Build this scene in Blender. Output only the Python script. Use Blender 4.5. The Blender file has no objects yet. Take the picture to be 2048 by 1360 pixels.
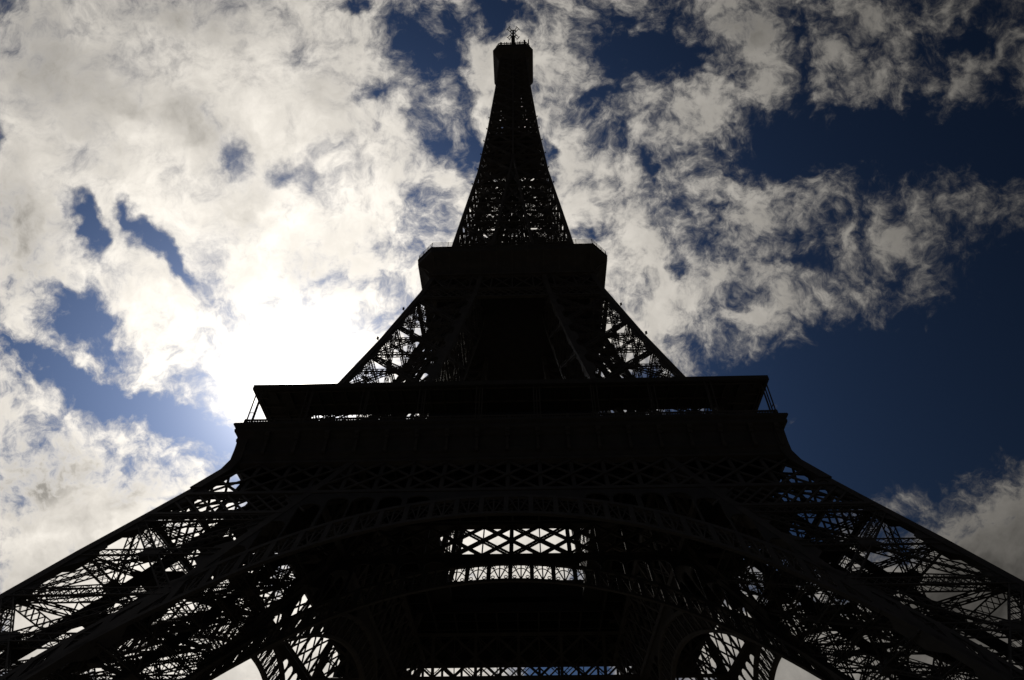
import bpy, math, random
import numpy as np
random.seed(7)
R = math.radians
sc = bpy.context.scene
COL = sc.collection

# ------------------------------------------------------------------ camera
ZG = 4.0                                   # all heights below are written from a datum 4 m under the ground
cam_d = bpy.data.cameras.new('camera'); cam = bpy.data.objects.new('camera', cam_d); COL.objects.link(cam)
PITCH, YAW, FPX = 0.8141712, -0.0281338, 1262.92
cam.location = (2.2074, -97.998, 5.679 - ZG)
cam.rotation_euler = (math.pi/2 + PITCH, 0, -YAW)
cam_d.sensor_width = 36.0
cam_d.lens = FPX*36.0/2048.0
cam_d.clip_start = 0.1; cam_d.clip_end = 20000
sc.camera = cam

# ------------------------------------------------------------------ sun direction, world, exposure
SUN_EL, SUN_AZ = R(39.82), R(-26.03)       # azimuth from +y towards +x
SD = (math.sin(SUN_AZ)*math.cos(SUN_EL), math.cos(SUN_AZ)*math.cos(SUN_EL), math.sin(SUN_EL))
sc.view_settings.view_transform = 'Standard'; sc.view_settings.look = 'None'
sc.view_settings.gamma = 1.0
sc.view_settings.exposure = -1.5
sun_d = bpy.data.lights.new('sun', 'SUN'); sun = bpy.data.objects.new('sun', sun_d); COL.objects.link(sun)
sun_d.energy = 2.0; sun_d.angle = R(0.5); sun_d.color = (1.0, 0.93, 0.82)
sun.rotation_euler = (math.pi/2 - SUN_EL, 0, -SUN_AZ + math.pi)
sun.location = (-60, 120, 120)

world = bpy.data.worlds.new('World'); sc.world = world; world.use_nodes = True
nt = world.node_tree; N = nt.nodes; LK = nt.links
for n in list(N): N.remove(n)
def nd(t, **k):
    n = N.new(t)
    for a, v in k.items(): setattr(n, a, v)
    return n
def put(sock, v):
    if isinstance(v, bpy.types.NodeSocket): LK.new(v, sock)
    else: sock.default_value = v
def mth(op, a, b=None, c=None, clamp=False):
    n = nd('ShaderNodeMath', operation=op, use_clamp=clamp); put(n.inputs[0], a)
    if b is not None: put(n.inputs[1], b)
    if c is not None: put(n.inputs[2], c)
    return n.outputs[0]
def vm(op, a, b=None, s=None):
    n = nd('ShaderNodeVectorMath', operation=op); put(n.inputs[0], a)
    if b is not None: put(n.inputs[1], b)
    if s is not None: put(n.inputs['Scale'], s)
    return n.outputs['Value'] if op in ('DOT_PRODUCT', 'LENGTH', 'DISTANCE') else n.outputs[0]
def mrange(v, a, b, c=0.0, d=1.0, kind='SMOOTHSTEP'):
    n = nd('ShaderNodeMapRange', interpolation_type=kind, clamp=True)
    put(n.inputs[0], v)
    for i, q in enumerate((a, b, c, d)): n.inputs[1+i].default_value = q
    return n.outputs[0]
def noise(vec, scale, detail=8, rough=0.55, dist=0.0):
    n = nd('ShaderNodeTexNoise'); put(n.inputs['Vector'], vec)
    n.inputs['Scale'].default_value = scale; n.inputs['Detail'].default_value = detail
    n.inputs['Roughness'].default_value = rough; n.inputs['Distortion'].default_value = dist
    return n
def mixc(f, a, b):
    n = nd('ShaderNodeMix', data_type='RGBA'); put(n.inputs[0], f); put(n.inputs[6], a); put(n.inputs[7], b)
    return n.outputs[2]

LUM = 21.0                                 # radiance of the brightest cloud (before the 0.15 strength)
SKY_TINT = (1.27, 1.58, 2.08)
tc = nd('ShaderNodeTexCoord').outputs['Generated']
dirv = vm('NORMALIZE', tc)
sky = nd('ShaderNodeTexSky', sky_type='NISHITA'); sky.sun_disc = False
sky.sun_elevation = SUN_EL; sky.sun_rotation = SUN_AZ; sky.air_density = 1.0; sky.dust_density = 0.3; sky.ozone_density = 2.0
# cloud chart: the sky over the south laid out on a tangent plane fixed in the world (centre 46.6 deg up)
c, s = math.cos(PITCH), math.sin(PITCH); cy, sy = math.cos(YAW), math.sin(YAW)
AX = (cy, -sy, 0); AF = (sy*c, cy*c, s); AU = (-sy*s, -cy*s, c)
w_ = mth('MAXIMUM', vm('DOT_PRODUCT', dirv, AF), 0.12)
u_ = mth('DIVIDE', vm('DOT_PRODUCT', dirv, AX), w_)
v_ = mth('DIVIDE', vm('DOT_PRODUCT', dirv, AU), w_)
cmb = nd('ShaderNodeCombineXYZ'); put(cmb.inputs[0], u_); put(cmb.inputs[1], v_); chart = cmb.outputs[0]
nchart = vm('ADD', chart, (13.37, 5.71, 2.19))
# ragged edges: displace the chart with noise before reading the cloud banks
n1 = noise(nchart, 6.0, 4, 0.6); n2 = noise(nchart, 24.0, 4, 0.65)
off1 = vm('SCALE', vm('SUBTRACT', n1.outputs['Color'], (0.5, 0.5, 0.5)), s=0.13)
off2 = vm('SCALE', vm('SUBTRACT', n2.outputs['Color'], (0.5, 0.5, 0.5)), s=0.05)
wchart = vm('ADD', vm('ADD', chart, off1), off2)
wn = vm('ADD', nchart, vm('SCALE', vm('SUBTRACT', n1.outputs['Color'], (0.5, 0.5, 0.5)), s=0.10))
def bank(V, px, py, rx, ry, ang, amp):
    """one cloud bank (amp > 0) or clear gap (amp < 0) on the chart; 1 unit = 1/1263 of the tangent plane"""
    m = nd('ShaderNodeMapping', vector_type='TEXTURE'); put(m.inputs[0], V)   # z of V carries the running sum
    m.inputs['Location'].default_value = ((px-1024)/FPX, (680-py)/FPX, 0)
    m.inputs['Rotation'].default_value = (0, 0, R(ang))
    m.inputs['Scale'].default_value = (1.25*rx/FPX, 1.25*ry/FPX, 1e5)
    val = mrange(vm('LENGTH', m.outputs[0]), 0.0, 1.0, amp*BK, 0.0)
    n = nd('ShaderNodeCombineXYZ'); put(n.inputs[2], val)
    return vm('ADD', V, n.outputs[0])
BK = 0.62
BANKS = [
 # broad decks
 (380, 330, 900, 760, 0, 1.9), (80, 1040, 400, 250, -25, 1.8), (1230, 330, 380, 460, 0, .85), (1450, 560, 420, 150, 15, .6),
 (1430, 90, 180, 110, -10, 1.0), (1700, 100, 200, 130, -10, 1.25), (1800, 20, 420, 60, 0, .5), (2010, 110, 110, 150, 0, .9), (1470, 180, 110, 90, 0, .55),
 (1690, 210, 90, 60, -20, .5), (1640, 180, 70, 60, 0, .35), (1830, 160, 110, 60, 10, .3), (1390, 240, 90, 110, 0, .4), (1180, 380, 100, 190, 0, .45), (1310, 640, 200, 150, 0, .6), (1500, 660, 120, 70, 60, .5),
 (1540, 430, 230, 46, 27, .7), (1600, 360, 150, 32, 15, .4), (1640, 500, 240, 90, 25, .85), (1880, 430, 170, 110, 30, .42), (1850, 560, 140, 55, 12, .65), (1600, 690, 45, 40, 50, .6), (1700, 600, 110, 60, 20, .35),
 (1600, 905, 60, 26, -35, .85), (1650, 950, 60, 22, -25, .75), (1585, 830, 30, 30, 0, .7), (1660, 610, 90, 50, 0, .3),
 (350, 1290, 720, 260, 0, 2.6), (1750, 1320, 600, 200, 0, 2.4), (2070, 1110, 400, 235, 33, 3.8), (1800, 1290, 420, 190, 0, 1.5), (1020, 1090, 320, 150, 0, 2.6), (880, 1340, 260, 60, 0, 1.2), (500, 1330, 300, 100, 0, 1.2),
 # clear gaps on the sunny side
 (180, 452, 100, 34, -60, -3.0), (258, 455, 30, 56, 0, -2.0), (312, 492, 100, 38, -52, -2.9), (362, 560, 45, 34, -50, -1.3), (420, 575, 40, 30, 0, -.8), (16, 258, 34, 44, 0, -2.0),
 (165, 645, 105, 58, 5, -2.9), (115, 585, 34, 40, 40, -1.5), (215, 690, 50, 40, -20, -2.1), (185, 590, 40, 40, 0, -1.0), (40, 705, 95, 34, -18, -2.3), (165, 760, 110, 40, -22, -2.5), (300, 810, 190, 46, -25, -2.2), (430, 890, 110, 80, -45, -2.2), (262, 935, 28, 28, 0, -1.1),
 (470, 312, 42, 56, 15, -1.9), (565, 348, 65, 46, 10, -1.75), (635, 308, 50, 22, 10, -.9), (415, 238, 26, 40, 10, -.7), (620, 110, 60, 40, 0, -.55), (520, 760, 160, 40, 0, -.3),
 (850, 100, 100, 80, -20, -2.3), (758, 195, 80, 36, 10, -1.9), (695, 12, 60, 26, -20, -1.6), (950, 24, 110, 46, 0, -1.9), (935, 290, 34, 120, 8, -1.7), (870, 250, 60, 70, 0, -.9), (748, 262, 26, 18, 20, -1.0), (880, 400, 80, 90, 0, -.8), (835, 430, 30, 40, 0, -.6), (900, 170, 60, 80, 0, -1.1),
 # gaps on the far side
 (1240, 110, 70, 80, -10, -2.1), (1205, 200, 80, 34, 0, -1.9), (1330, 90, 110, 46, -28, -1.9), (1370, 135, 40, 30, 0, -1.4), (1225, 20, 60, 40, 0, -1.0), (1080, 30, 30, 60, 0, -.4),
 (1100, 290, 20, 70, 5, -1.5), (1130, 390, 36, 90, 10, -.7), (1160, 462, 70, 24, -8, -1.2), (1255, 280, 24, 30, 0, -.9), (1292, 345, 22, 56, 10, -1.3), (1362, 300, 36, 30, 0, -1.2), (1460, 162, 34, 18, -10, -.9),
 (1608, 18, 40, 30, 0, -1.2), (1580, 110, 44, 90, 10, -1.5), (1535, 290, 110, 90, 10, -2.0), (1700, 270, 100, 60, 0, -1.4), (1800, 290, 220, 90, 10, -1.9), (1830, 190, 60, 50, 0, -1.2), (1930, 76, 80, 34, -15, -1.5), (1990, 300, 130, 110, 0, -1.3),
 (1740, 460, 34, 110, 10, -1.4), (1450, 428, 44, 16, 0, -1.1), (1365, 545, 44, 44, 20, -1.3), (1430, 505, 36, 30, 0, -.9), (1640, 540, 60, 36, 0, -.9), (1520, 590, 60, 40, 0, -.9), (1270, 590, 60, 20, 30, -.5), (1480, 610, 50, 30, 0, -.7),
 (1840, 800, 480, 210, 20, -3.4), (1700, 700, 200, 80, 0, -1.2), (2060, 620, 150, 220, 0, -1.6), (1480, 740, 60, 90, 0, -1.6), (1130, 1345, 80, 40, 0, -3.2), (1720, 1195, 60, 40, 0, -1.8), (1560, 1180, 90, 60, 0, -1.5),
]
V = vm('MULTIPLY', wchart, (1, 1, 0))
for b in BANKS: V = bank(V, *b)
sep = nd('ShaderNodeSeparateXYZ'); put(sep.inputs[0], V); acc = sep.outputs[2]
f1 = noise(wn, 9.5, 8, 0.62).outputs['Fac']
f2 = noise(wn, 24.0, 7, 0.68).outputs['Fac']
deck = mrange(vm('LENGTH', vm('MULTIPLY', vm('SUBTRACT', wchart, ((330-1024)/FPX, (680-260)/FPX, 0)), (FPX/620, FPX/480, 0))), 0.4, 1.0, 0.62, 1.35)
tex = mth('ADD', mth('MULTIPLY', mth('SUBTRACT', f1, 0.5), 3.0), mth('MULTIPLY', mth('SUBTRACT', f2, 0.5), 2.6))
dens = mth('ADD', mth('ADD', acc, mth('MULTIPLY', tex, deck)), 0.10)
cosun = vm('DOT_PRODUCT', dirv, SD)
ang = mth('ARCCOSINE', mth('MINIMUM', cosun, 1.0))
far = mrange(ang, R(22), R(44))
cover = mth('POWER', mrange(dens, -0.4, 1.35), mth('MULTIPLY_ADD', far, 0.6, 0.9))
thick = mrange(dens, 0.5, 1.6)
# closeness to the sun
ang2 = mth('MULTIPLY', ang, ang)
def gauss(deg, gain): return mth('MULTIPLY', mth('EXPONENT', mth('MULTIPLY', ang2, -1/(R(deg)**2))), gain)
wide = mth('EXPONENT', mth('MULTIPLY', ang, -1/R(19)))
f3 = noise(wn, 7.0, 5, 0.55).outputs['Fac']
# thick, grey undersides inside the decks
SHADES = [(420, 30, 190, 60, -10, .9), (110, 130, 150, 110, -40, .8), (330, 235, 170, 70, -35, .9), (20, 480, 130, 210, 0, .9), (200, 300, 110, 60, -30, .6), (480, 430, 110, 50, -40, .5),
 (640, 560, 120, 40, -30, .4), (620, 190, 90, 60, 0, .3), (130, 935, 240, 85, -8, .9), (50, 1010, 130, 60, 0, .7), (210, 1020, 120, 50, 20, .6), (60, 1150, 200, 70, 10, .8), (1500, 60, 150, 40, 10, .5), (1720, 60, 120, 60, 0, .5), (2040, 1120, 260, 150, 30, .8), (1950, 1180, 260, 120, 30, .8)]
VS = vm('MULTIPLY', wchart, (1, 1, 0))
for b in SHADES: VS = bank(VS, *b[:5], b[5]/0.62)
sep2 = nd('ShaderNodeSeparateXYZ'); put(sep2.inputs[0], VS)
grey = mth('MULTIPLY', mth('MINIMUM', sep2.outputs[2], 1.0), mrange(f3, 0.30, 0.62, 0.5, 1.0))
lum = mth('ADD', mth('ADD', gauss(38.5, LUM), gauss(14, LUM*.12)), LUM*.03)
shade = mth('SUBTRACT', 1.0, mth('ADD', mth('MULTIPLY', thick, mth('MULTIPLY', grey, 0.55)), mth('MULTIPLY', thick, mrange(f3, 0.42, 0.62, 0.0, 0.20))))
edge = mth('ADD', mth('MULTIPLY_ADD', f2, .7, .40), mth('MULTIPLY', mrange(dens, 0.0, 1.2), 0.28))
lum = mth('MULTIPLY', mth('MULTIPLY', lum, shade), edge)
cloudc = vm('SCALE', (1.0, 0.94, 0.85), s=lum)
skyc = vm('MULTIPLY', sky.outputs[0], SKY_TINT)
skyc = vm('ADD', vm('SCALE', skyc, s=mth('ADD', wide, 0.02)), vm('SCALE', (1.0, 0.97, 0.93), s=gauss(14, LUM*.08)))
mx = mixc(cover, skyc, cloudc)
glow = vm('SCALE', (1.0, 0.93, 0.80), s=mth('ADD', gauss(5.5, LUM*0.9), gauss(2.0, LUM*6)))
tot = vm('ADD', mx, glow)
world.cycles.sampling_method = 'MANUAL'; world.cycles.sample_map_resolution = 256
bg = nd('ShaderNodeBackground'); put(bg.inputs[0], tot); bg.inputs[1].default_value = 0.15
wo = nd('ShaderNodeOutputWorld'); LK.new(bg.outputs[0], wo.inputs[0])

# ------------------------------------------------------------------ materials
def material(name, col, rough=0.6, var=0.25, scale=0.6, bump=0.0, metal=0.0):
    m = bpy.data.materials.new(name); m.use_nodes = True
    t = m.node_tree; b = t.nodes['Principled BSDF']
    co = t.nodes.new('ShaderNodeTexCoord'); no = t.nodes.new('ShaderNodeTexNoise')
    no.inputs['Scale'].default_value = scale; no.inputs['Detail'].default_value = 6
    t.links.new(co.outputs['Object'], no.inputs['Vector'])
    r = t.nodes.new('ShaderNodeValToRGB')
    r.color_ramp.elements[0].position = .3; r.color_ramp.elements[1].position = .75
    r.color_ramp.elements[0].color = tuple(c*(1-var) for c in col)+(1,)
    r.color_ramp.elements[1].color = tuple(c*(1+var) for c in col)+(1,)
    t.links.new(no.outputs['Fac'], r.inputs[0]); t.links.new(r.outputs[0], b.inputs['Base Color'])
    b.inputs['Roughness'].default_value = rough; b.inputs['Metallic'].default_value = metal
    if bump:
        bp = t.nodes.new('ShaderNodeBump'); bp.inputs['Strength'].default_value = bump
        n3 = t.nodes.new('ShaderNodeTexNoise'); n3.inputs['Scale'].default_value = scale*8
        t.links.new(co.outputs['Object'], n3.inputs['Vector']); t.links.new(n3.outputs['Fac'], bp.inputs['Height'])
        t.links.new(bp.outputs[0], b.inputs['Normal'])
    return m
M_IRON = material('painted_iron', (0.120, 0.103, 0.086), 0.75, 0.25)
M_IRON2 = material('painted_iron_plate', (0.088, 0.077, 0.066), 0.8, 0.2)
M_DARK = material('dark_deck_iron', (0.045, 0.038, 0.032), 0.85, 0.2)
M_GLASS = material('pavilion_glass', (0.03, 0.035, 0.04), 0.15, 0.1)
M_STONE = material('pier_stone', (0.34, 0.30, 0.24), 0.85, 0.2, 1.2, 0.3)
M_GROUND = material('gravel', (0.09, 0.08, 0.065), 0.95, 0.35, 0.35, 0.3)
M_STEEL = material('antenna_steel', (0.10, 0.10, 0.10), 0.5, 0.1)

# ------------------------------------------------------------------ mesh building
CUBE_F = np.array([[0,1,2,3],[7,6,5,4],[0,4,5,1],[1,5,6,2],[2,6,7,3],[3,7,4,0]])
class MB:
    def __init__(s): s.V = []; s.F = []; s.n = 0; s.bars = []
    def bar(s, a, b, w, h=None, up=(0,0,1)):
        """straight bar a->b, w across, h along 'up'"""
        s.bars.append((*a, *b, w, w if h is None else h, *up))
    def hexa(s, pts):
        s.V.append(np.array(pts, float)); s.F.append(CUBE_F + s.n); s.n += 8
    def poly(s, verts, faces):
        s.V.append(np.array(verts, float)); s.F.append([[i+s.n for i in f] for f in faces]); s.n += len(verts)
    def box(s, x0, x1, y0, y1, z0, z1):
        s.hexa([(x0,y0,z0),(x0,y1,z0),(x1,y1,z0),(x1,y0,z0),(x0,y0,z1),(x0,y1,z1),(x1,y1,z1),(x1,y0,z1)])
    def flush(s):
        if not s.bars: return
        A = np.array(s.bars, float); s.bars = []
        a, b, w, h, up = A[:,0:3], A[:,3:6], A[:,6:7], A[:,7:8], A[:,8:11]
        d = b-a; L = np.linalg.norm(d, axis=1, keepdims=True); ok = L[:,0] > 1e-6
        a, b, w, h, up, d, L = a[ok], b[ok], w[ok], h[ok], up[ok], d[ok], L[ok]
        d = d/L
        x = np.cross(d, up); l = np.linalg.norm(x, axis=1, keepdims=True)
        bad = l[:,0] < 1e-3
        if bad.any():
            x[bad] = np.cross(d[bad], np.array([[1.0, 0.01, 0]])); l = np.linalg.norm(x, axis=1, keepdims=True)
        x = x/l; y = np.cross(x, d)
        x = x*w/2; y = y*h/2
        V = np.stack([a-x-y, a+x-y, a+x+y, a-x+y, b-x-y, b+x-y, b+x+y, b-x+y], 1)
        n = len(V)
        F = (CUBE_F[None] + (np.arange(n)*8)[:,None,None] + s.n).reshape(-1, 4)
        s.V.append(V.reshape(-1, 3)); s.F.append(F); s.n += n*8
    def mesh(s, name, mat):
        s.flush()
        V = np.concatenate(s.V); V[:,2] -= ZG
        me = bpy.data.meshes.new(name)
        arrs = [f for f in s.F]
        if all(isinstance(f, np.ndarray) for f in arrs):
            F = np.concatenate(arrs); nf = len(F)
            me.vertices.add(len(V)); me.vertices.foreach_set('co', V.astype(np.float32).ravel())
            me.loops.add(nf*4); me.loops.foreach_set('vertex_index', F.astype(np.int32).ravel())
            me.polygons.add(nf)
            me.polygons.foreach_set('loop_start', (np.arange(nf)*4).astype(np.int32))
            me.polygons.foreach_set('loop_total', np.full(nf, 4, np.int32))
            me.update(calc_edges=True)
            me.shade_flat()
        else:
            fl = []
            for f in arrs: fl += [list(map(int, q)) for q in f]
            me.from_pydata(V.tolist(), [], fl); me.update()
        me.materials.append(mat)
        return me
def link(name, me, parent, rz=0.0, label=None):
    o = bpy.data.objects.new(name, me); COL.objects.link(o); o.parent = parent
    o.rotation_euler = (0, 0, rz)
    if label: o['label'] = label
    return o
def build(name, mb, mat, parent, rz=0.0, label=None): return link(name, mb.mesh(name, mat), parent, rz, label)
def tree_copy(o, parent, rz=None):
    c_ = o.copy(); COL.objects.link(c_); c_.parent = parent
    if rz is not None: c_.rotation_euler = (0, 0, rz)
    for ch in list(o.children): tree_copy(ch, c_)
    return c_
QUARTERS = [0, math.pi/2, math.pi, -math.pi/2]
def four(o, parent):
    return [o] + [tree_copy(o, parent, q) for q in QUARTERS[1:]]

def lerp(a, b, t): return tuple(a[i]+(b[i]-a[i])*t for i in range(3))
def girder(mb, a, b, w, h, nrm, pitch=0.9, ch=0.11, lc=0.07, sides=4, trim=0.0):
    """box lattice girder: w measured in the face, h along the face normal"""
    a = np.array(a, float); b = np.array(b, float); n = np.array(nrm, float)
    d = b-a; L = np.linalg.norm(d)
    if L < 0.5: return
    d /= L
    if trim: a = a+d*trim; b = b-d*trim; L -= 2*trim
    n = n-d*np.dot(n, d); n /= np.linalg.norm(n)
    t = np.cross(n, d)
    k = max(2, int(round(L/pitch)))
    cor = {(i, j): t*w/2*i + n*h/2*j for i in (-1, 1) for j in (-1, 1)}
    for o in cor.values(): mb.bar(a+o, b+o, ch, ch, n)
    P = [a+d*L*i/k for i in range(k+1)]
    for i in range(k):
        p, q = P[i], P[i+1]
        for j in (1, -1):
            mb.bar(p+cor[(-1, j)], q+cor[(1, j)], lc, lc*.5, n)
            if sides > 2: mb.bar(p+cor[(1, j)], q+cor[(-1, j)], lc, lc*.5, n)
        for j in (1, -1):
            if i % 2: mb.bar(p+cor[(j, -1)], q+cor[(j, 1)], lc*.5, lc, n)
            else: mb.bar(p+cor[(j, 1)], q+cor[(j, -1)], lc*.5, lc, n)

# ------------------------------------------------------------------ the tower's outline (half widths by height)
ZO = [4, 30.85, 36.4, 42.6, 48.9, 52.4, 57.6, 72.2, 86, 104.2, 115.7, 126.5, 145.6, 168.3, 199, 236.7, 276]
HO = [60, 44.6, 41.9, 38.75, 35.6, 34.0, 31.7, 26.8, 23.05, 18.55, 16.2, 14.1, 12.3, 10.1, 8.25, 6.6, 5.3]
PO = lambda z: float(np.interp(z, ZO, HO))
ZI = [57.6, 74.3, 101, 109, 117, 129, 150, 179.4, 400]
HI = [15.4, 11.8, 7.2, 6.4, 5.55, 4.45, 2.6, 0, 0]
def PI_(z): return PO(z)-15.2 if z < 57.55 else float(np.interp(z, ZI, HI))

tower = bpy.data.objects.new('iron_tower', None); COL.objects.link(tower)
tower['label'] = 'tall dark lattice iron tower on four legs, silhouetted against the sunlit clouds'
tower['category'] = 'tower'

def nrm_out(ax, sgn, z):                   # outward normal of a leg face
    sl = (PO(z+1)-PO(z-1))/2
    v = [0, 0, -sl]; v[ax] = sgn
    return v

def chord_box(mb, pts, w):
    for a, b in zip(pts[:-1], pts[1:]):
        mb.bar(a, b, w, w, (1, 1, 0))

def leg_corner(z, i, j):                   # near-left leg: i,j = 1 outer, 0 inner
    return (-(PO(z) if i else PI_(z)), -(PO(z) if j else PI_(z)), z)

# square chords drawn aligned with x / y so that the faces read as one plane
def aligned_chord(mb, fn, zs, w, ix, iy):
    """vertical-ish box strut; outer edge stays on the outline; ix, iy: where the strut's body lies"""
    for z0, z1 in zip(zs[:-1], zs[1:]):
        p, q = fn(z0), fn(z1)
        def ring(c_): 
            x0, x1 = (c_[0], c_[0]+w*ix); y0, y1 = (c_[1], c_[1]+w*iy)
            if x0 > x1: x0, x1 = x1, x0
            if y0 > y1: y0, y1 = y1, y0
            return [(x0,y0,c_[2]),(x0,y1,c_[2]),(x1,y1,c_[2]),(x1,y0,c_[2])]
        mb.hexa(ring(p)+ring(q))

def make_leg(name, zs_chord, bounds, cw, gw, pitch, brname, dianame, gusset):
    mb = MB()
    for i in (0, 1):
        for j in (0, 1):
            aligned_chord(mb, lambda z: leg_corner(z, i, j), zs_chord, cw, 1 if i else -1, 1 if j else -1)
    # gusset plates where the bracing meets the chords
    for z in gusset:
        for i in (0, 1):
            for j in (0, 1):
                sx, sy_ = (1 if i else -1), (1 if j else -1)
                for ax in (0, 1):                 # a hexagonal plate in each of the two faces meeting at the chord
                    q = []
                    for dz, r in ((-2.0, cw-.1), (2.0, cw-.1), (1.0, cw+gw*1.5), (-1.0, cw+gw*1.5)):
                        c_ = leg_corner(z+dz, i, j)
                        q.append((c_[0]+sx*r, c_[1]+sy_*.16, c_[2]) if ax == 0 else (c_[0]+sx*.16, c_[1]+sy_*r, c_[2]))
                    d = (0, sy_*.07, 0) if ax == 0 else (sx*.07, 0, 0)
                    mb.hexa(q+[tuple(v[k]+d[k] for k in range(3)) for v in q])
    leg = build(name, mb, M_IRON, tower)
    hcw = cw/2
    def at(z, i, j):
        c_ = leg_corner(z, i, j)
        return np.array([c_[0]+(hcw if i else -hcw), c_[1]+(hcw if j else -hcw), z])
    faces = [((0, 1), (1, 1), 1, -1), ((0, 0), (1, 0), 1, 1), ((1, 0), (1, 1), 0, -1), ((0, 0), (0, 1), 0, 1)]
    for z0, z1 in zip(bounds[:-1], bounds[1:]):
        zm = (z0+z1)/2
        for (A, B, ax, sg) in faces:
            g = MB(); n = nrm_out(ax, sg, zm)
            girder(g, at(z0, *A), at(z1, *B), gw, gw*.8, n, pitch)
            girder(g, at(z1, *A), at(z0, *B), gw, gw*.8, n, pitch)
            girder(g, at(zm, *A), at(zm, *B), gw*.95, gw*.8, n, pitch)
            girder(g, at(z1, *A), at(z1, *B), gw*1.1, gw*.9, n, pitch)
            if name == 'leg' and sg > 0 and zm > 25:   # inner faces only: lighter secondary members between the main ones
                for t in (.25, .75):
                    zq = z0+(z1-z0)*t
                    girder(g, at(zq, *A), at(zq, *B), gw*.45, gw*.4, n, pitch, .09, .06, 2)
                    girder(g, at(zm, *A), (at(z0 if t < .5 else z1, *A)+at(z0 if t < .5 else z1, *B))/2, gw*.4, gw*.35, n, pitch, .09, .06, 2)
                    girder(g, at(zm, *B), (at(z0 if t < .5 else z1, *A)+at(z0 if t < .5 else z1, *B))/2, gw*.4, gw*.35, n, pitch, .09, .06, 2)
            # plate where the diagonals cross
            cpt = (at(zm, *A)+at(zm, *B))/2
            o = [0, 0, 0]; o[1-ax] = .9
            g.bar(cpt-np.array(o), cpt+np.array(o), 1.3 if gw > .7 else .9, gw*.86, n)
            build(brname, g, M_IRON, leg)
        g = MB()
        girder(g, at(z1, 0, 0), at(z1, 1, 1), gw*.7, gw*.7, (0, 0, 1), pitch*1.2)
        girder(g, at(z1, 0, 1), at(z1, 1, 0), gw*.7, gw*.7, (0, 0, 1), pitch*1.2)
        girder(g, at(zm, 0, 0), at(zm, 1, 1), gw*.5, gw*.5, (0, 0, 1), pitch*1.3, sides=2)
        girder(g, at(zm, 0, 1), at(zm, 1, 0), gw*.5, gw*.5, (0, 0, 1), pitch*1.3, sides=2)
        build(dianame, g, M_IRON, leg)
    return leg

# lower legs
zb = [4.0, 11.0, 20.8, 30.9, 41.2]
leg = make_leg('leg', [z for z in ZO if z < 52.5]+[56.8], zb, 0.95, 0.85, 0.95, 'leg_bracing', 'diaphragm', [30.9, 36.0, 41.0, 20.8, 25.8, 45.6])
# lift rails climbing inside the leg, with their ties
g = MB()
def cl_(z, dx, dy, dn=0): 
    m = (PO(z)+PI_(z))/2
    return np.array([-m+dx, -m+dy, z+dn])
for dx, dy in ((.3, -5.2), (4.2, 2.8)):
    for z0, z1 in ((4.5, 18), (18, 31), (31, 42), (42, 52)):
        a, b = cl_(z0, dx, dy), cl_(z1, dx, dy)
        for off in (-1.0, 1.0):
            o = np.array([off*.7, -off*.7, 0])
            g.bar(a+o, b+o, .30, .95, (1, 1, 1))
        if dx < 1: g.bar(a, b, 1.4, .12, (1, 1, 1))
        k = 8
        for i in range(k):
            p, q = a+(b-a)*i/k, a+(b-a)*(i+1)/k
            o = np.array([.7, -.7, 0])
            g.bar(p+o, p-o, .18, .22); g.bar(p+o, q-o, .1, .1); g.bar(p-o, q+o, .1, .1)
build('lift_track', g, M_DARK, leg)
for z, w in ((30.9, 2.3), (36.0, 2.6), (41.2, 2.2), (46.4, 4.6), (50.5, 5.6)):
    g = MB()
    m = cl_(z, 0, -2.5 if z < 45 else 0)
    g.box(m[0]-w, m[0]+w, m[1]-w, m[1]+w, z-.9, z-.65)
    for sx in (-1, 1):
        for sy_ in (-1, 1):
            g.bar((m[0]+sx*w, m[1]+sy_*w, z-.9), (m[0]+sx*w, m[1]+sy_*w, z+.5), .1, .1)
        g.bar((m[0]+sx*w, m[1]-w, z+.5), (m[0]+sx*w, m[1]+w, z+.5), .08, .08); g.bar((m[0]-w, m[1]+sx*w, z+.5), (m[0]+w, m[1]+sx*w, z+.5), .08, .08)
    build('landing', g, M_DARK, leg)
# staircase flights zig-zagging up the leg
g = MB()
z = 5.0; sgn = 1
while z < 54:
    a = cl_(z, 3.6*sgn+3.4, 3.2); b = cl_(z+2.1, -3.6*sgn+3.4, 3.2)
    for o in (-.55, .55):
        oo = np.array([0, o, 0])
        g.bar(a+oo, b+oo, .08, .28); g.bar(a+oo+(0, 0, 1.05), b+oo+(0, 0, 1.05), .06, .06)
        for i in range(7): 
            q = a+(b-a)*i/6+oo; g.bar(q, q+(0, 0, 1.05), .05, .05)
    for i in range(14):
        q = a+(b-a)*i/13.5; g.bar(q-(0, .55, 0), q+(0, .55, 0), .27, .04)
    g.bar(b-(0, .6, 0)-(.5*sgn, 0, 0), b+(0, .6, 0)-(.5*sgn, 0, 0), 1.1, .06)
    z += 2.1; sgn = -sgn
build('staircase', g, M_IRON, leg)
# masonry pier under each chord
for i in (0, 1):
    for j in (0, 1):
        g = MB()
        c_ = leg_corner(4.0, i, j); cx, cy2 = c_[0]+(.5 if i else -.5), c_[1]+(.5 if j else -.5)
        b0, b1 = 2.6, 1.7
        g.hexa([(cx-b0,cy2-b0,3.9),(cx-b0,cy2+b0,3.9),(cx+b0,cy2+b0,3.9),(cx+b0,cy2-b0,3.9),
                (cx-b1+1,cy2-b1+1,6.6),(cx-b1+1,cy2+b1+1,6.6),(cx+b1+1,cy2+b1+1,6.6),(cx+b1+1,cy2-b1+1,6.6)])
        build('masonry_pier', g, M_STONE, leg)
legs = four(leg, tower)
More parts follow.
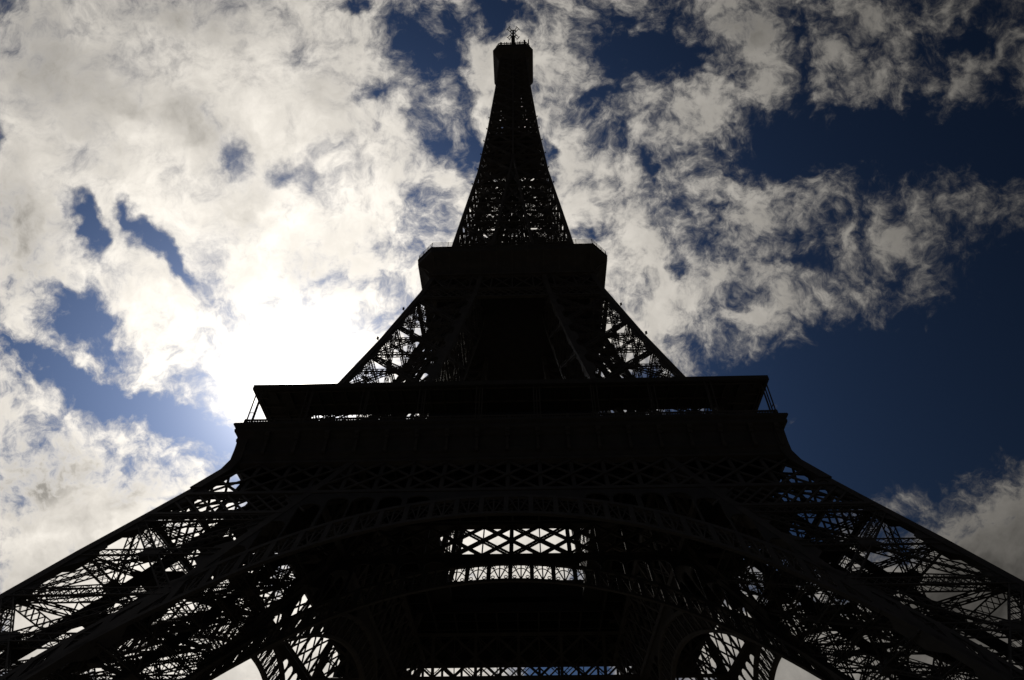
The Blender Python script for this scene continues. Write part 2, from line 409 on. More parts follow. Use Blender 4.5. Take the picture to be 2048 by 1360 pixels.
# the two far legs carry extra light bracing
g = MB()
def lc(z, i, j):
    c_ = leg_corner(z, i, j); return np.array([c_[0]+(.45 if i else -.45), c_[1]+(.45 if j else -.45), z])
for z0, z1 in zip(zb[1:-1], zb[2:]):
    for (A, B, ax, sg) in (((0, 1), (1, 1), 1, -1), ((0, 0), (1, 0), 1, 1), ((1, 0), (1, 1), 0, -1), ((0, 0), (0, 1), 0, 1)):
        n = nrm_out(ax, sg, (z0+z1)/2)
        for t in (.12, .25, .38, .62, .75, .88):
            zq = z0+(z1-z0)*t; girder(g, lc(zq, *A), lc(zq, *B), .35, .3, n, .9, .1, .07, 2)
        zm = (z0+z1)/2
        for ze in (z0, z1):
            mid = (lc(ze, *A)+lc(ze, *B))/2
            girder(g, lc(zm, *A), mid, .4, .35, n, .9, .1, .07, 2); girder(g, lc(zm, *B), mid, .4, .35, n, .9, .1, .07, 2)
me_ = g.mesh('light_bracing', M_IRON)
for l_ in legs[2:]: link('light_bracing', me_, l_)

# upper legs, first to second floor
uleg = make_leg('upper_leg', [57.4]+[z for z in ZO if 58 < z < 110]+[111.8], [60.0, 70.8, 81.2, 91.5, 101.9, 111.5], 0.95, 0.62, 0.85, 'upper_leg_bracing', 'upper_diaphragm', [65.4, 70.8, 76, 81.2, 86.3, 91.5, 96.8, 101.9])
g = MB()
for dx, dy in ((-1.6, 1.6), (1.6, -1.6)):
    a, b = cl_(57.6, dx, dy), cl_(114, dx, dy)
    for off in (-.7, .7):
        o = np.array([off*.7, -off*.7, 0]); 
        for t in range(4):
            za, zb_ = 57.6+t*14.1, 57.6+(t+1)*14.1
            g.bar(cl_(za, dx, dy)+o, cl_(zb_, dx, dy)+o, .25, .6, (1, 1, 1))
build('lift_track', g, M_DARK, uleg)
four(uleg, tower)

# ------------------------------------------------------------------ flat lattice work lying in a tower face (front face; then turned to the other sides)
def face_tools(prof):
    def P(x, z, off=0.0): return np.array([x, -prof(z)+off, z])
    def strip(g, x0, z0, x1, z1, wd, dp=0.35, off=0.0):
        nn = np.array([0, -1, -(prof(z0+.5)-prof(z0-.5))])
        g.bar(P(x0, z0, off+dp/2), P(x1, z1, off+dp/2), wd, dp, nn)
    def prism(g, xa, xb, la, lb, ha, hb, dp, off=0.0):
        q = []
        for x, z in ((xa, la), (xb, lb), (xb, hb), (xa, ha)): q.append(P(x, z, off))
        for x, z in ((xa, la), (xb, lb), (xb, hb), (xa, ha)): q.append(P(x, z, off+dp))
        g.hexa(q)
    return P, strip, prism

CI, RI_, CE, RE = 0.39, 41.02, 3.72, 41.02           # arch circles: intrados, extrados (centre height, radius)
zi_ = lambda x: CI+math.sqrt(max(RI_*RI_-x*x, 0))
ze_ = lambda x: CE+math.sqrt(max(RE*RE-x*x, 0))
NODES = [-0.05+3.82*k for k in range(-9, 10)]

def clipped(x0, z0, x1, z1, m=.5):
    """the part of a line in a tower face that lies inside the leg outline"""
    ts = [i/40 for i in range(41) if abs(x0+(x1-x0)*i/40) <= PO(z0+(z1-z0)*i/40)-m]
    if len(ts) < 4: return None
    a, b = ts[0], ts[-1]
    return x0+(x1-x0)*a, z0+(z1-z0)*a, x0+(x1-x0)*b, z0+(z1-z0)*b

def belt(prof, inner):
    P, strip, prism = face_tools(prof)
    g = MB()
    hw_t, hw_b = PO(52.4), PO(45.6)
    d0 = .02
    strip(g, -hw_t+.5, 52.05, hw_t-.5, 52.05, .62, .8, d0-.1)
    strip(g, -hw_b+.6, 45.75, hw_b-.6, 45.75, .55, .7, d0)
    for x in NODES:
        if abs(x) < hw_t-1:
            if inner: strip(g, x, 46, x, 51.8, .55 if round((x+.05)/3.82) % 2 == 0 else .16, .3, d0+.25)
            else: strip(g, x, 46, x, 51.8, .46, .3, d0+.25)
    for k, x in enumerate([NODES[0]-3.82] + NODES + [NODES[-1]+3.82], -1):
        for sg in (1, -1):
            # diagonals run through two bays, crossing the posts at mid height
            q_ = clipped(x-3.82, 46.0 if sg > 0 else 51.75, x+3.82, 51.75 if sg > 0 else 46.0)
            if q_ is None: continue
            x0, za, x1, zb2 = q_
            if inner:
                if k % 2: strip(g, x0, za, x1, zb2, .42, .3, .1)
                else:
                    for dz in (-.27, .27): strip(g, x0, za+dz, x1, zb2+dz, .13, .3, .12)
                    n = 16
                    for i in range(n):
                        xa, xb = x0+(x1-x0)*i/n, x0+(x1-x0)*(i+1)/n
                        zA, zB = za+(zb2-za)*i/n, za+(zb2-za)*(i+1)/n
                        strip(g, xa, zA-.27, xb, zB+.27, .06, .05, .2)
            else:
                strip(g, x0, za, x1, zb2, .30, .16, d0+(.0 if sg > 0 else .17))
    return build('belt_truss', g, M_IRON, tower)

def side_band():
    """narrow lattice strip below the belt on the leg faces"""
    P, strip, prism = face_tools(PO)
    out = []
    for s_ in (-1, 1):
        g = MB()
        xi, xo = PO(42.2)-15.0, PO(42.2)-.4
        strip(g, s_*xi, 42.1, s_*xo, 42.1, .45, .7)
        n = 9; z0, z1 = 42.4, 45.4
        for i in range(-2, n+1):
            for dd in (0, 1):
                f = lambda t: xi-0.5+(xo-xi)*t/n
                a, b = (f(i), f(i+2)) if not dd else (f(i+2), f(i))
                lo = max(a, xi-1.4); 
                if min(a, b) < xi-2.8 or max(a, b) > xo+.2: continue
                c4 = clipped(s_*a, z0, s_*b, z1, .4)
                if c4: strip(g, *c4, .22, .16, .05+.17*dd)
        out.append(build('leg_band', g, M_IRON, tower))
    return out

def arch(prof, inner):
    P, strip, prism = face_tools(prof)
    th = [R(-78+156*i/120) for i in range(121)]
    g = MB()
    dp = .55
    for a, b in zip(th[:-1], th[1:]):
        xa, xb = RI_*math.sin(a), RI_*math.sin(b)
        ca, cb = math.cos(a), math.cos(b)
        if min(CI+RI_*ca, CI+RI_*cb) < 4.2: continue
        za, zb2 = CI+RI_*ca, CI+RI_*cb
        xa2, xb2 = (RI_+.38)*math.sin(a), (RI_+.38)*math.sin(b)
        q = [P(xa, za), P(xb, zb2), P(xb2, zb2+.38*cb), P(xa2, za+.38*ca)]
        g.hexa(q+[v+np.array([0, dp, 0]) for v in q])
        xa, xb = RE*math.sin(a), RE*math.sin(b)
        za, zb2 = CE+RE*ca, CE+RE*cb
        xa2, xb2 = (RE-.42)*math.sin(a), (RE-.42)*math.sin(b)
        q = [P(xa2, za-.42*ca), P(xb2, zb2-.42*cb), P(xb, zb2), P(xa, za)]
        g.hexa(q+[v+np.array([0, dp, 0]) for v in q])
    o = build('arch', g, M_IRON, tower)
    # ornamental infill: posts with a fan of three bars and scrolls
    g = MB()
    def ring_pt(t, f): 
        x = (RI_+(RE-RI_)*f)*math.sin(t); zi, ze = CI+RI_*math.cos(t)+.3*math.cos(t), CE+RE*math.cos(t)-.35*math.cos(t)
        return x, zi+(ze-zi)*f
    st = 2.68/41.0
    def ln(p, q, w, d=.12, off=.1): strip(g, p[0], p[1], q[0], q[1], w, d, off)
    for k in range(-19, 20):
        t = k*st-.0027; 
        if ring_pt(t, 0)[1] < 6: continue
        ln(ring_pt(t, 0), ring_pt(t, 1), .52, .3, .03)
        m = t+st/2
        ln(ring_pt(m, 0), ring_pt(m, 1), .16)
        for sg in (-1, 1):
            ln(ring_pt(m, 0), ring_pt(m+sg*st*.36, .93), .13, .1, .14)
            # scrolls: small rings under the outer band and above the inner band
            for fc, dt, r in ((.80, .30, .26), (.16, .30, .22)):
                cx, cz = ring_pt(m+sg*st*dt, fc)
                pr = None
                for i in range(9):
                    a = i*math.pi/4*.95
                    pt = (cx+r*math.cos(a), cz+r*math.sin(a))
                    if pr: ln(pr, pt, .07, .08, .12)
                    pr = pt
            # flat arc through the bay
        pr = None
        for i in range(7):
            tt = m+st*.42*(i-3)/3
            pt = ring_pt(tt, .38+.34*(1-((i-3)/3)**2))
            if pr: ln(pr, pt, .09, .08, .16)
            pr = pt
    build('arch_infill', g, M_IRON, o)
    # spandrel plate with round-headed openings between belt and arch
    g = MB()
    cents = [(s_*c0, tz, r) for s_ in (-1, 1) for c0, tz, r in ((9.8, 44.85, 1.28), (12.8, 44.8, 1.28), (15.8, 44.75, 1.26), (18.65, 44.7, 1.26), (21.45, 43.65, 1.24), (23.95, 40.7, 1.1), (26.1, 36.9, .9))]
    x = -29.0; dx = .18
    def chord_z(ax):
        lo, hi = 20.0, 52.0
        for _ in range(30):
            m_ = (lo+hi)/2
            if PI_(m_) > ax: lo = m_
            else: hi = m_
        return lo
    def top(x):
        return min(45.5, chord_z(abs(x))+.3)
    def opening(x):
        for c0, tz, r in cents:
            if abs(x-c0) < r:
                return tz-1.0*(1-max(0, 1-(abs(x-c0)/r)**2.4)**.5)
        return None
    while x < 29.0:
        xa, xb = x, x+dx; xm = x+dx/2
        ea, eb = ze_(xa)-.1, ze_(xb)-.1; ta, tb = top(xa), top(xb)
        if ta > ea+.05:
            op = opening(xm)
            if op is not None and op > ea: ea2 = eb2 = op
            else: ea2, eb2 = ea, eb
            if min(ta, tb) > ea2+.02: prism(g, xa, xb, ea2, eb2, ta, tb, .25, .06)
        x += dx
    build('spandrel', g, M_IRON2, o)
    return o

four(belt(PO, False), tower)
four(belt(lambda z: PI_(z) if z < 57 else PI_(57), True), tower)
for o in side_band(): four(o, tower)
four(arch(PO, False), tower)
four(arch(PI_, True), tower)

# ------------------------------------------------------------------ first floor
def loft(mb, prof, sq=True):
    """closed profile [(half width, z)] swept along one side with mitred ends"""
    n = len(prof)
    L = [(-h, -h, z) for h, z in prof]; Rr = [(h, -h, z) for h, z in prof]
    V = L+Rr
    F = [[i, (i+1) % n, n+(i+1) % n, n+i] for i in range(n)]
    F += [list(range(n))[::-1], [n+i for i in range(n)]]
    mb.poly(V, F)
HOLE = 15.2
g = MB()
for (x0, x1, y0, y1) in ((-34.2, 34.2, -34.2, -HOLE), (-34.2, 34.2, HOLE, 34.2), (-34.2, -HOLE, -HOLE, HOLE), (HOLE, 34.2, -HOLE, HOLE)):
    g.box(x0, x1, y0, y1, 56.3, 57.3)
for sx in (-1, 1):
    g.box(*sorted((sx*11.8, sx*HOLE)), -HOLE, HOLE, 56.3, 57.3)
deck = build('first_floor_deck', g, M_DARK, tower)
g = MB()
for k in range(-8, 9):
    x = k*3.82
    if abs(x) < HOLE+.3:
        for y0, y1 in ((-33.3, -HOLE-.2), (HOLE+.2, 33.3)):
            g.box(x-.14, x+.14, y0, y1, 54.5, 56.28); 
            g.box(y0, y1, x-.139, x+.139, 54.6, 56.285)
    else:
        g.box(x-.14, x+.14, -33.3, 33.3, 54.5, 56.28)
        g.box(-33.3, 33.3, x-.139, x+.139, 54.6, 56.285)
build('joist_grid', g, M_DARK, deck)
g = MB(); loft(g, [(HOLE+.4, 54.6), (HOLE, 54.6), (HOLE, 60.4), (HOLE+.25, 60.4), (HOLE+.4, 56.2)])
o = build('void_parapet', g, M_DARK, deck)
for q in QUARTERS[1:]: tree_copy(o, deck, q)

g = MB()
loft(g, [(33.2, 52.46), (34.15, 52.46), (34.2, 53.0), (34.42, 53.3), (34.42, 53.7), (34.3, 54.0), (34.35, 55.45), (34.6, 55.7), (34.75, 56.1), (35.08, 56.35), (35.15, 56.65), (35.05, 56.95),
         (35.35, 57.2), (35.42, 57.35), (35.35, 57.6), (33.4, 57.6)])
frieze = build('frieze', g, M_IRON2, tower)
cm = MB()
cm.box(-.17, .17, -34.72, -34.3, 53.1, 55.9); cm.box(-.27, .27, -34.86, -34.3, 55.15, 55.6); cm.box(-.24, .24, -34.98, -34.4, 55.62, 56.5)
cm.box(-.22, .22, -34.8, -34.2, 53.25, 53.55)
for i in range(8):
    a0, a1 = i*math.pi/4, (i+1)*math.pi/4
    cm.bar((-.3, -34.82+.22*math.cos(a0), 56.0+.3*math.sin(a0)), (.3, -34.82+.22*math.cos(a0), 56.0+.3*math.sin(a0)), .2, .2)
cmesh = cm.mesh('console', M_IRON)
for k in range(-9, 9):
    o = link('console', cmesh, frieze); o.location = (1.91+3.82*k, 0, 0) if False else (3.82*k+3.82/2+1.75, 0, 0) if abs(3.82*k+3.82/2+1.75) < 34.2 else (33.6, 0, 0)
four(frieze, tower)
# corner brackets flaring from the leg chords out to the cornice
cb = MB()
pts = [(34.55, 55.6), (34.5, 53.8), (34.52, 52.4), (34.98, 50.7), (35.85, 48.85), (36.72, 47.0)]
for (h0, z0), (h1, z1) in zip(pts[:-1], pts[1:]):
    cb.hexa([(-h1, -h1, z1), (-h1, -h1+1.3, z1), (-h1+1.3, -h1+1.3, z1), (-h1+1.3, -h1, z1), (-h0, -h0, z0), (-h0, -h0+1.3, z0), (-h0+1.3, -h0+1.3, z0), (-h0+1.3, -h0, z0)])
four(build('corner_bracket', cb, M_IRON, tower), tower)

g = MB()
yb = -34.55
g.box(-34.5, 34.5, yb-.09, yb+.09, 58.5, 58.72); g.box(-34.5, 34.5, yb-.07, yb+.07, 57.6, 57.85); g.box(-34.5, 34.5, yb-.03, yb+.03, 58.28, 58.36)
x = -34.3
while x < 34.4:
    g.box(x-.07, x+.07, yb-.05, yb+.05, 57.8, 58.52); x += .36
for k in range(-9, 10):
    g.box(k*3.82-.16, k*3.82+.16, yb-.14, yb+.14, 57.6, 58.75)
four(build('balustrade', g, M_IRON, tower), tower)

# canopy over the gallery
g = MB()
loft(g, [(35.0, 63.75), (35.0, 64.5), (34.7, 64.62), (28.9, 64.62), (28.9, 63.95), (34.6, 63.95), (34.6, 63.75)])
canopy = build('gallery_canopy', g, M_IRON2, tower)
pm = MB()
for dx in (-.4, .4):
    pm.bar((dx, -34.5, 57.7), (dx, -34.72, 63.8), .13, .13)
pm.bar((-.4, -34.53, 59.9), (.4, -34.53, 59.9), .08, .08)
pm.bar((0, -34.0, 57.6), (0, -34.2, 63.9), .16, .16)
pmesh = pm.mesh('canopy_post', M_IRON)
for k in range(-4, 5):
    o = link('canopy_post', pmesh, canopy); o.location = (7.68*k+3.72, 0, 0) if abs(7.68*k+3.72) < 34.2 else (-33.95, 0, 0)
# ceiling ribs of the canopy
g = MB()
x = -34
while x < 34.1:
    yy = max(29.1, abs(x)+.2)
    if yy < 34: g.box(x-.06, x+.06, -34.4, -yy, 63.6, 63.94)
    x += 1.92
g.box(-30, 30, -31.5, -31.4, 63.61, 63.93); g.box(-33, 33, -34.3, -34.2, 63.61, 63.93)
build('ceiling_rib', g, M_IRON, canopy)
four(canopy, tower)

# pavilions between the legs on the first floor
g = MB()
g.box(-11.4, 11.4, -27.0, -24.5, 57.32, 57.8)
for x in [-11.3+i*2.26 for i in range(11)]:
    g.box(x-.1, x+.1, -27.1, -26.9, 57.8, 64.9); g.box(x-.1, x+.1, -24.6, -24.4, 57.8, 63.1)
g.box(-11.5, 11.5, -27.12, -26.88, 60.4, 60.7)
pav = build('pavilion', g, M_IRON, tower)
g = MB()
g.hexa([(-11.8, -27.25, 64.9), (-11.8, -24.3, 63.1), (11.8, -24.3, 63.1), (11.8, -27.25, 64.9), (-11.8, -27.25, 65.4), (-11.8, -24.3, 63.5), (11.8, -24.3, 63.5), (11.8, -27.25, 65.4)])
build('pavilion_roof', g, M_DARK, pav)
g = MB()
g.hexa([(-11.3, -26.95, 57.82), (-11.3, -24.55, 57.82), (11.3, -24.55, 57.82), (11.3, -26.95, 57.82), (-11.3, -26.95, 64.6), (-11.3, -24.55, 63.1), (11.3, -24.55, 63.1), (11.3, -26.95, 64.6)])
build('glazing', g, M_GLASS, pav)
four(pav, tower)

# ------------------------------------------------------------------ second floor
def octo(h, c_): return [(-h+c_, -h), (h-c_, -h), (h, -h+c_), (h, h-c_), (h-c_, h), (-h+c_, h), (-h, h-c_), (-h, -h+c_)]
def octo_loft(mb, prof, c_):
    V = []; n = 8
    for h, z in prof:
        cc = c_*h/prof[-1][0] if False else c_
        V += [(x, y, z) for x, y in octo(h, cc if h > cc*1.5 else h*.3)]
    F = [list(range(8))[::-1]]
    for k in range(len(prof)-1):
        for i in range(8): F.append([k*8+i, k*8+(i+1) % 8, (k+1)*8+(i+1) % 8, (k+1)*8+i])
    F.append([(len(prof)-1)*8+i for i in range(8)])
    mb.poly(V, F)
g = MB()
octo_loft(g, [(16.7, 111.5), (17.15, 111.55), (17.3, 111.9), (17.35, 112.3), (17.7, 113.2), (18.4, 114.2), (19.3, 115.0), (20.1, 115.5), (20.35, 115.7), (20.35, 116.9), (20.5, 117.0), (20.5, 117.25), (20.2, 117.3)], 3.25)
flo2 = build('second_floor_gallery', g, M_IRON2, tower)
for q in QUARTERS:
    g = MB()
    x = -16.6
    while x < 17:
        for (h0, z0), (h1, z1) in zip([(17.25, 111.7), (17.6, 113.2), (18.3, 114.2), (19.2, 115.0), (20.1, 115.55)], [(17.6, 113.2), (18.3, 114.2), (19.2, 115.0), (20.1, 115.55), (20.42, 117.0)]):
            g.bar((x, -h0-.05, z0), (x, -h1-.05, z1), .18, .16, (0, 1, 0))
        x += 3.32
    g.box(-17.3, 17.3, -17.5, -17.16, 111.3, 111.7)
    build('gallery_rib', g, M_IRON, flo2, q)
    # rail along one side and one chamfer
    g = MB()
    c0 = octo(20.3, 3.2)
    A_, B_, C_ = c0[0], c0[1], c0[2]
    for P0, P1 in ((A_, B_), (B_, C_)):
        for hh in (.5, .9, 1.3, 1.7): g.bar((*P0, 117.3+hh), (*P1, 117.3+hh), .05, .05)
        n = 10 if P0 == A_ else 3
        for i in range(n+1):
            xx = P0[0]+(P1[0]-P0[0])*i/n; yy = P0[1]+(P1[1]-P0[1])*i/n
            g.bar((xx, yy, 117.2), (xx, yy, 119.05), .09, .09)
    build('gallery_railing', g, M_IRON, flo2, q)
g = MB(); g.box(-14.2, 14.2, -14.2, 14.2, 117.31, 120.6); g.box(-15.6, 15.6, -15.6, 15.6, 120.6, 121.0)
build('upper_deck', g, M_DARK, flo2)
def belt2():
    P, strip, prism = face_tools(PO)
    g = MB()
    for z, w in ((111.2, .4), (105.6, .35), (102.2, .35)):
        strip(g, -PO(z)+.1, z, PO(z)-.1, z, w, .6)
    n = 9
    h = lambda z: PO(z)-.4
    def X(x0, x1, z0, z1, n, w, d=.15):
        pass
    for i in range(8):                       # tall X bays
        for sg in (0, 1):
            f = lambda t, z: -h(z)+2*h(z)*t/8
            za, zb_ = (105.8, 111.1) if sg else (111.1, 105.8)
            strip(g, f(i, za), za, f(i+1, zb_), zb_, .24, .16, .05+.17*sg)
        strip(g, -h(106)+2*h(106)*i/8, 105.8, -h(111)+2*h(111)*i/8, 111.1, .28, .2, .15)
    m = 22
    for i in range(m+1):
        for sg in (0, 1):
            f = lambda t, z: -h(z)+2*h(z)*t/m
            za, zb_ = (102.3, 105.5) if sg else (105.5, 102.3)
            if i+2 <= m: strip(g, f(i, za), za, f(i+2, zb_), zb_, .15, .12, .05+.13*sg)
    return build('upper_belt_truss', g, M_IRON, tower)
four(belt2(), tower)
g = MB()
g.box(-16.4, 16.4, -16.4, 16.4, 110.6, 111.48)
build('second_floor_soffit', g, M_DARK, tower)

# ------------------------------------------------------------------ spire
SB = [117.4, 127.6, 138.2, 148.9, 159.6, 170.1, 179.7, 189.7, 199.7, 208.7, 217.3, 225.6, 233.6, 241.2, 248.4, 255.2, 261.6, 267.6, 272.5]
g = MB()
cw = lambda z: max(.45, .85-(z-117)/300)
zz = [117.3]+[z for z in ZO if 118 < z < 270]+SB[1:]; zz = sorted(set(zz)); zz.append(279.0)
for sx in (1, -1):
    for sy_ in (1, -1):
        for z0, z1 in zip(zz[:-1], zz[1:]):
            w = cw(z0)
            q = []
            for z in (z0, z1):
                p = PO(z); x0, x1 = sorted((sx*p, sx*(p-w))); y0, y1 = sorted((sy_*p, sy_*(p-w)))
                q += [(x0,y0,z),(x0,y1,z),(x1,y1,z),(x1,y0,z)]
            g.hexa(q)
for z0, z1 in zip(zz[:-1], zz[1:]):          # inner chords closing to one post per face
    w = cw(z0)*.85
    for a in range(4):
        for s_ in ((1, -1) if z0 < 179 else (1,)):
            q = []
            for z in (z0, z1):
                p, ii = PO(z), PI_(z)
                x0, x1 = (s_*ii-w/2, s_*ii+w/2); y0, y1 = -p, -p+w
                for (x, y) in ((x0,y0),(x0,y1),(x1,y1),(x1,y0)):
                    for _ in range(a): x, y = -y, x
                    q.append((x, y, z))
            g.hexa(q)
    if z0 < 172:                              # the inner chords of each spire leg
        for sx in (1, -1):
            for sy_ in (1, -1):
                q = []
                for z in (z0, z1):
                    ii = max(PI_(z), .3)
                    x0, x1 = sorted((sx*ii, sx*(ii+.6))); y0, y1 = sorted((sy_*ii, sy_*(ii+.6)))
                    q += [(x0,y0,z),(x0,y1,z),(x1,y1,z),(x1,y0,z)]
                g.hexa(q)
for z in SB[1:]:                              # frames tying the chords together
    p = PO(z)-.25
    for a, b in (((-p, -p), (p, -p)), ((p, -p), (p, p)), ((p, p), (-p, p)), ((-p, p), (-p, -p))): g.bar((*a, z), (*b, z), .22, .3)
    ii = max(PI_(z), .3)+.3
    if z < 172:
        for a in (-ii, ii): g.bar((a, -p, z), (a, p, z), .2, .24); g.bar((-p, a, z), (p, a, z), .2, .241)
spire = build('spire', g, M_IRON, tower)
for k, (z0, z1) in enumerate(zip(SB[:-1], SB[1:])):
    g = MB(); zm = (z0+z1)/2
    n = nrm_out(1, -1, zm)
    W = .55 if z0 < 180 else .45
    for s_ in (1, -1):
        A = lambda z: np.array([s_*(PO(z)-.3), -PO(z)+.3, z]); B = lambda z: np.array([s_*max(PI_(z), .15), -PO(z)+.3, z])
        girder(g, A(z0), B(z1), W, W*.7, n, .9, .13, .09)
        girder(g, A(z1), B(z0), W, W*.7, n, .9, .13, .09)
        girder(g, A(zm), B(zm), W*.9, W*.6, n, .9, .13, .09)
        girder(g, A(z1), B(z1), W, W*.7, n, .9, .13, .09)
    if z0 < 175:
        girder(g, (-PI_(z1), -PO(z1)+.3, z1), (PI_(z1), -PO(z1)+.3, z1), W, W*.7, n, .9, .13, .09)
        girder(g, (-PI_(z0), -PO(z0)+.3, z0), (PI_(z1), -PO(z1)+.3, z1), W*.7, W*.6, n, .9, .11, .08)
        girder(g, (PI_(z0), -PO(z0)+.3, z0), (-PI_(z1), -PO(z1)+.3, z1), W*.7, W*.6, n, .9, .11, .08)
        # inner faces of the spire legs
        for s_ in (1, -1):
            A = lambda z: np.array([s_*(PO(z)-.3), -PI_(z)-.3, z]); B = lambda z: np.array([s_*(PI_(z)+.3), -PI_(z)-.3, z])
            girder(g, A(z0), B(z1), W*.8, W*.6, n, 1.0, .12, .08)
            girder(g, A(z1), B(z0), W*.8, W*.6, n, 1.0, .12, .08)
            girder(g, A(z1), B(z1), W*.8, W*.6, n, 1.0, .12, .08)
    me = g.mesh('spire_bracing', M_IRON)
    for q in QUARTERS: link('spire_bracing', me, spire, q)
    # horizontal frame inside
    g = MB()
    for z in ((z0, zm) if z0 > 176 else (z1,)):
        p = PO(z)-.4
        for a, b in (((-p, -p), (p, p)), ((-p, p), (p, -p)), ((0, -p), (-p, 0)), ((0, -p), (p, 0)), ((0, p), (-p, 0)), ((0, p), (p, 0)), ((-p, 0), (p, 0)), ((0, -p), (0, p))):
            girder(g, (*a, z), (*b, z), W*.8 if z0 > 176 else .4, W*.6 if z0 > 176 else .3, (0, 0, 1), .9, .12 if z0 > 176 else .1, .09 if z0 > 176 else .06)
    build('spire_diaphragm', g, M_IRON, spire)
g = MB()                                      # lift guides and stair core inside the spire
for x in (-2.1, -1.0, 1.0, 2.1):
    for y in (-1.9, 1.9):
        g.bar((x, y, 117.5), (x, y, 274), .22, .28)
z = 119
while z < 273:
    for y in (-1.9, 1.9): g.bar((-2.1, y, z), (2.1, y, z), .14, .18)
    for x in (-2.1, -1.0, 1.0, 2.1): g.bar((x, -1.9, z), (x, 1.9, z), .12, .16)
    g.bar((-2.1, -1.9, z), (-1.0, -1.9, z+2.6), .1, .1); g.bar((1.0, -1.9, z), (2.1, -1.9, z+2.6), .1, .1)
    z += 2.6
build('lift_shaft', g, M_DARK, spire)
g = MB()
p = PO(197.5)-.7; g.box(-p, p, -p, p, 197.2, 197.5)
g.box(-3.0, 3.0, -3.0, 3.0, 226.0, 226.2)
build('intermediate_landing', g, M_DARK, spire)

# ------------------------------------------------------------------ summit
g = MB()
octo_loft(g, [(5.3, 269.6), (5.6, 270.5), (6.4, 272.2), (7.5, 273.6), (8.1, 274.2), (8.2, 275.9), (8.25, 276.0), (8.2, 276.2)], 1.65)
cab = build('summit_gallery', g, M_IRON2, tower)
g = MB(); octo_loft(g, [(7.7, 276.2), (7.7, 279.3)], 1.6); build('observation_cabin', g, M_DARK, cab)
g = MB(); octo_loft(g, [(6.9, 279.3), (6.9, 282.2), (6.2, 282.9)], 1.3); build('upper_cabin', g, M_DARK, cab)
g = MB()
c0 = octo(7.0, 1.3)
for i in range(8):
    P0, P1 = c0[i], c0[(i+1) % 8]
    g.bar((*P0, 283.0), (*P1, 283.0), .3, .3)
    for t in (0, .2, .45, .7): g.bar((P0[0]+(P1[0]-P0[0])*t, P0[1]+(P1[1]-P0[1])*t, 282.0), (P0[0]+(P1[0]-P0[0])*t, P0[1]+(P1[1]-P0[1])*t, 283.6+t), .14, .14)
build('roof_railing', g, M_IRON, cab)
rnd = random.Random(3)
for (x, y, h, w) in [(-6.3, -5.6, 1.9, .35), (-5.3, -5.8, 3.0, .3), (-4.9, -5.9, 2.2, .6), (-3.6, -5.7, 3.0, .3), (-2.7, -5.9, 2.3, .5), (-2.1, -5.6, 2.6, .25), (-1.0, -5.8, 2.6, .35),
                     (1.1, -5.8, 2.5, .3), (1.9, -5.7, 3.3, .25), (2.8, -5.9, 2.4, .6), (3.4, -5.8, 3.8, .3), (4.1, -5.6, 3.5, .25), (4.9, -5.9, 3.2, 1.0), (5.4, -5.8, 2.6, .4), (6.6, -5.7, 4.6, .55), (-6.6, 2, 3, .3), (6.5, 1, 3, .3)]:
    g = MB(); g.bar((x, y, 283.0), (x, y, 284.0+h*1.5), .18, .18); g.bar((x, y, 283.6+h*.5), (x, y, 283.8+h*1.35), w*1.3, w*.8)
    g.bar((x-w*.6, y, 283.5+h*.4), (x+w*.6, y, 283.5+h*.4), .1, .1)
    build('aerial', g, M_STEEL, cab)
g = MB()
octo_loft(g, [(3.6, 282.9), (3.4, 286.5), (2.6, 287.5), (1.6, 289.3), (1.0, 290.2)], 1.0)
mast = build('antenna_mast', g, M_DARK, tower)
g = MB()
for a in range(4):
    for z0, z1, r0, r1 in ((288, 302, 1.3, .95), (302, 312, .95, .7), (312, 321.5, .5, .3)):
        an = math.pi/4+a*math.pi/2
        g.bar((r0*math.cos(an), r0*math.sin(an), z0), (r1*math.cos(an), r1*math.sin(an), z1), .22, .22)
        k = 6
        for i in range(k):
            za, zb_ = z0+(z1-z0)*i/k, z0+(z1-z0)*(i+1)/k; ra, rb = r0+(r1-r0)*i/k, r0+(r1-r0)*(i+1)/k
            g.bar((ra*math.cos(an), ra*math.sin(an), za), (rb*math.cos(an+math.pi/2), rb*math.sin(an+math.pi/2), zb_), .12, .12)
g.bar((0, 0, 288), (0, 0, 322), .42, .42)
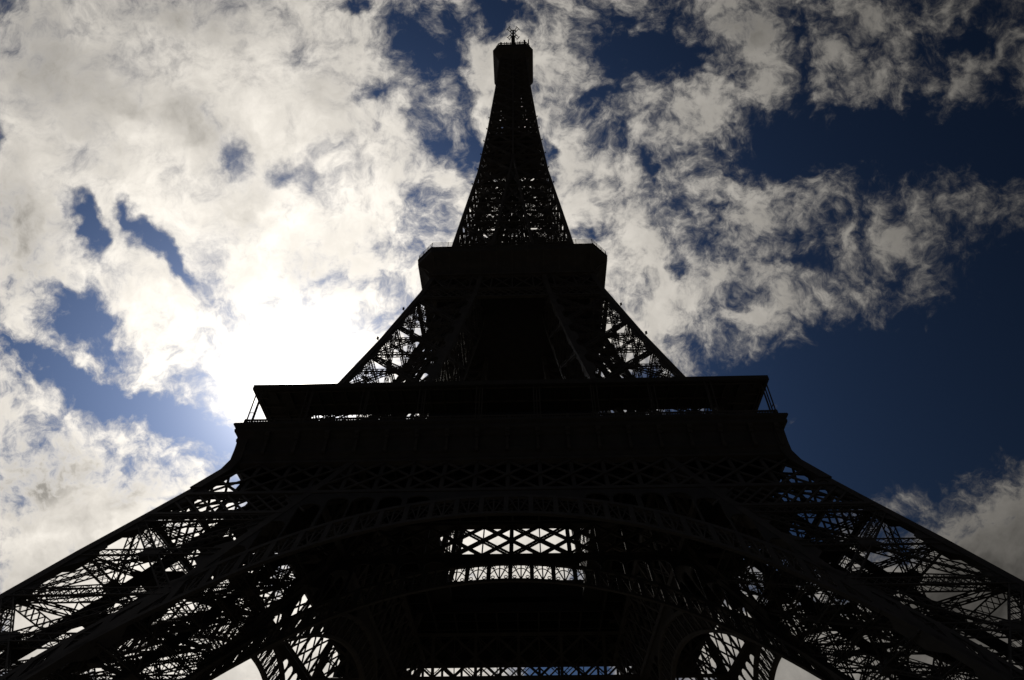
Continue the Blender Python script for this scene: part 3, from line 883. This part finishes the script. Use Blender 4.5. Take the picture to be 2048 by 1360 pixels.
for z in (293, 297, 301, 305, 309):            # panel aerials stacked round the mast
    g.box(-1.25, 1.25, -1.25, 1.25, z, z+2.6) if z < 300 else g.box(-.85, .85, -.85, .85, z, z+2.2)
build('mast_lattice', g, M_DARK, mast)
for a in range(4):
    g = MB(); an = math.pi/4+a*math.pi/2; u = np.array([math.cos(an), math.sin(an), 0]); t = np.array([-u[1], u[0], 0])
    zc_ = np.array([0, 0, 317.6])
    for o in (-.5, .5): g.bar(zc_+u*.2+t*o, zc_+u*3.1+t*o, .26, .26)
    g.bar(zc_+u*3.2-t*1.15, zc_+u*3.2+t*1.15, .22, .22); g.bar(zc_+u*1.5-t*.6, zc_+u*1.5+t*.6, .5, .3)
    build('dipole_arm', g, M_STEEL, mast)

# ------------------------------------------------------------------ floodlights clamped to the outer chords
def floodlight(p, big, sx, sy_):
    g = MB(); x, y, z = p; s = big
    g.bar((x, y, z-.3*s), (x+.6*s*sx, y+.6*s*sy_, z-.3*s), .12*s, .12*s)
    g.bar((x+.6*s*sx, y+.6*s*sy_, z-.6*s), (x+.6*s*sx, y+.6*s*sy_, z+.9*s), .1*s, .1*s)
    g.bar((x+.35*s*sx, y+.35*s*sy_, z+.15*s), (x+.95*s*sx, y+.75*s*sy_, z+.15*s), .5*s, .4*s)
    g.bar((x+.35*s*sx, y+.35*s*sy_, z+.85*s), (x+.95*s*sx, y+.75*s*sy_, z+.85*s), .45*s, .35*s)
    build('floodlight', g, M_STEEL, tower)
for z in (85.8, 96.8, 160.0, 170.1, 180.0, 189.8, 199.6, 208.8):
    for sx in (-1, 1):
        for sy_ in (-1, 1):
            pz = PO(z); floodlight((sx*(pz-.1), sy_*(pz-.1), z), 0.5 if z < 100 else .45, sx, sy_)

# ------------------------------------------------------------------ ground
me = bpy.data.meshes.new('ground')
Rg = 9000.0; seg = 64
vs = [(0, 0, 0)]+[(Rg*math.cos(2*math.pi*i/seg), Rg*math.sin(2*math.pi*i/seg), 0) for i in range(seg)]
me.from_pydata(vs, [], [(0, i+1, (i+1) % seg+1) for i in range(seg)]); me.materials.append(M_GROUND)
o = bpy.data.objects.new('ground', me); COL.objects.link(o); o['kind'] = 'structure'
